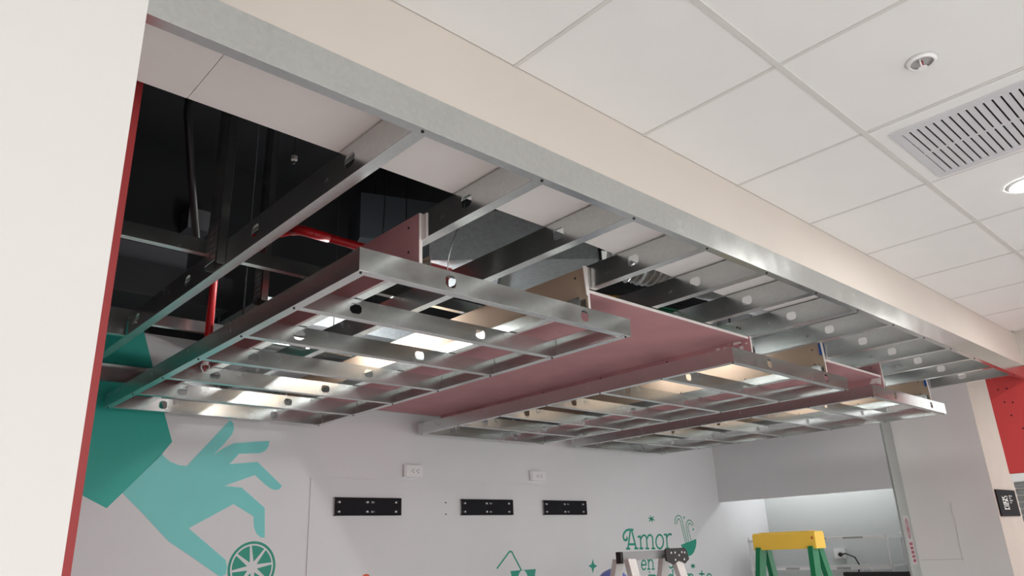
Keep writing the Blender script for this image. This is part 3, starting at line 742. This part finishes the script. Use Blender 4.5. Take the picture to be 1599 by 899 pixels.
for (a_h, b_h) in ((-.020,-.012),(.008,-.012),(.036,-.024),(.058,-.012),(.080,-.014),(.006,-.042),(.072,-.042)):
    MB().tube([(hx+a_h, LY-.0545, LT+b_h), (hx+a_h, LY-.052, LT+b_h)], .0045, 10).build('rivet', ALU, pl)
t = thing('step_ladder', (4.55, 2.4, FL), 'green fibreglass step ladder with yellow plastic top cap', 'ladder')
gx, ya, yb_, gt = 4.5, 2.175, 2.585, .022
cap = MB()
cap.prism_y([(gx-.06,gt-.098),(gx+.06,gt-.098),(gx+.06,gt-.012),(gx+.045,gt),(gx-.045,gt),(gx-.06,gt-.012)], ya, yb_)
cp = cap.build('top_cap', YEL, t)
box('tray', YEL, gx-.04, gx+.04, ya+.04, yb_-.04, gt-.0005, gt+.004, cp)
MB().add([(gx-.0612, ya+.012+.02*k+.012*j, gt-.03-.015*i) for k in (0,) for i in (0,1) for j in (0,1)], [(0,1,3,2)]).build('warning_label', mat('label_red', (196,92,60), .5), cp)
for y, sp in ((ya+.035, -.10), (yb_-.035, .10)):
    MB().bar((gx-.035, y, gt-.09), (gx-.38, y+sp, FL), .075, .03, 0, (0,1,0)).build('front_rail', GRNF, t)
    MB().bar((gx+.035, y, gt-.09), (gx+.55, y+sp*.8, FL), .055, .03, 0, (0,1,0)).build('rear_rail', GRNF, t)
for k in range(5):
    f_ = .17+.17*k; z = gt-.09+(FL-gt+.09)*f_
    MB().bar((gx-.035-.345*f_, ya+.035-.1*f_, z), (gx-.035-.345*f_, yb_-.035+.1*f_, z), .075, .02, 0, (0,0,1)).build('step', ALU, t)

# ================================================================== PERSON (only the helmet shows above the lower edge)
px_, py_ = 4.755, 4.02; H0 = FL; top_z = -.195
body = D.meshes.new('person'); S = (top_z-.015-H0)/1.72
J_ = {'pelvis':(0,0,.94,.14),'waist':(0,0,1.08,.125),'chest':(0,0,1.28,.15),'neck':(0,.01,1.46,.055),'head0':(0,-.005,1.55,.075),'head1':(0,0,1.64,.09),
      'shL':(.18,0,1.40,.06),'elL':(.25,.05,1.12,.042),'wrL':(.22,.22,.98,.030),'haL':(.21,.30,.97,.032),
      'shR':(-.18,0,1.40,.06),'elR':(-.25,.05,1.12,.042),'wrR':(-.22,.22,.98,.030),'haR':(-.21,.30,.97,.032),
      'hiL':(.09,0,.88,.10),'knL':(.11,.02,.50,.062),'anL':(.12,0,.09,.042),'toL':(.13,.15,.035,.038),
      'hiR':(-.09,0,.88,.10),'knR':(-.11,.02,.50,.062),'anR':(-.12,0,.09,.042),'toR':(-.13,.15,.035,.038)}
ED = [('pelvis','waist'),('waist','chest'),('chest','neck'),('neck','head0'),('head0','head1'),('chest','shL'),('shL','elL'),('elL','wrL'),('wrL','haL'),('chest','shR'),('shR','elR'),('elR','wrR'),('wrR','haR'),
      ('pelvis','hiL'),('hiL','knL'),('knL','anL'),('anL','toL'),('pelvis','hiR'),('hiR','knR'),('knR','anR'),('anR','toR')]
ks = list(J_); 
for s_ in 'LR':
    sg = 1 if s_ == 'L' else -1
    for k in range(4):
        a, b, c = 'f%s%da' % (s_, k), 'f%s%db' % (s_, k), 'f%s%dc' % (s_, k)
        x = sg*(.21+(-.027+.018*k))
        J_[a] = (x,.335,.975,.0095); J_[b] = (x,.37,.968,.009); J_[c] = (x,.392-.004*abs(k-1),.945,.008)
        ED += [('ha'+s_, a), (a, b), (b, c)]
    J_['t%sa' % s_] = (sg*.17,.30,.985,.011); J_['t%sb' % s_] = (sg*.158,.34,.98,.009); ED += [('ha'+s_, 't%sa' % s_), ('t%sa' % s_, 't%sb' % s_)]
ks = list(J_)
body.from_pydata([tuple(S*c for c in J_[k][:3]) for k in ks], [(ks.index(a), ks.index(b)) for a, b in ED], [])
for m_ in (SHIRT, PANTS, SKIN): body.materials.append(m_)
pb = D.objects.new('person', body); COL.objects.link(pb)
pb.location = (px_, py_, H0+ZC)
md = pb.modifiers.new('skin', 'SKIN')
for i, k in enumerate(ks):
    r = J_[k][3]*S; body.skin_vertices[0].data[i].radius = (r, r*(.72 if k in ('chest','waist','pelvis') else 1)); body.skin_vertices[0].data[i].use_root = (k == 'pelvis')
pb.modifiers.new('sub', 'SUBSURF').levels = 2; pb.modifiers['sub'].render_levels = 2
tag(pb, 'worker under the blue helmet, standing before the lettering wall', 'person')
def ball(m, c, r, n=12, sc=(1,1,1), half=False):
    vs = []; fs = []; R_ = n//2 if not half else n//4
    rows = n//2
    a0 = math.pi/2
    for i in range(rows+1):
        a = a0-(math.pi if not half else math.pi/2)*i/rows
        for k in range(n*2):
            b = math.pi*k/n; vs.append((c[0]+r*sc[0]*math.cos(a)*math.cos(b), c[1]+r*sc[1]*math.cos(a)*math.sin(b), c[2]+r*sc[2]*math.sin(a)))
    for i in range(rows):
        for k in range(n*2):
            fs.append((i*2*n+k, i*2*n+(k+1)%(2*n), (i+1)*2*n+(k+1)%(2*n), (i+1)*2*n+k))
    return m.add(vs, fs)
hz = H0+1.60*S
ball(MB(), (px_, py_, hz), .085*S, 12, (.95,1.12,1.3)).build('face', SKIN, pb, smooth=True)
m = MB(); m.tube([(px_,py_+.09*S,hz+.012),(px_,py_+.118*S,hz-.014),(px_,py_+.095*S,hz-.022)], .010, 8); m.build('nose', SKIN, pb, smooth=True)
for sx in (-1, 1):
    ball(MB(), (px_+sx*.032*S, py_+.087*S, hz+.012), .011, 6).build('eye', PLASTIC, pb, smooth=True)
    ball(MB(), (px_+sx*.082*S, py_, hz-.005), .022, 6, (.35,.7,1.2)).build('ear', SKIN, pb, smooth=True)
box('mouth', SIGNRED, px_-.022, px_+.022, py_+.085*S, py_+.096*S, hz-.045, hz-.038, pb)
ht = thing('blue_helmet', (px_, py_, hz), 'blue safety helmet at the bottom edge, left of the aluminium ladder', 'helmet')
hb = top_z-.125
ball(MB(), (px_, py_, hb), .126, 14, (1,1.12,1.06), True).build('shell', BLUEHAT, ht, smooth=True)
m = MB(); ball(m, (px_, py_, hb+.003), .128, 14, (1.02,1.2,.10), True); m.build('brim', BLUEHAT, ht, smooth=True)
m = MB(); m.tube([(px_, py_+.13*math.cos(a), hb+.127*math.sin(a)) for a in [math.pi*k/14 for k in range(15)]], .010, 8); m.build('ridge', BLUEHAT, ht, smooth=True)
bpy.context.view_layer.update()
# clothing split of the figure: trousers below the belt
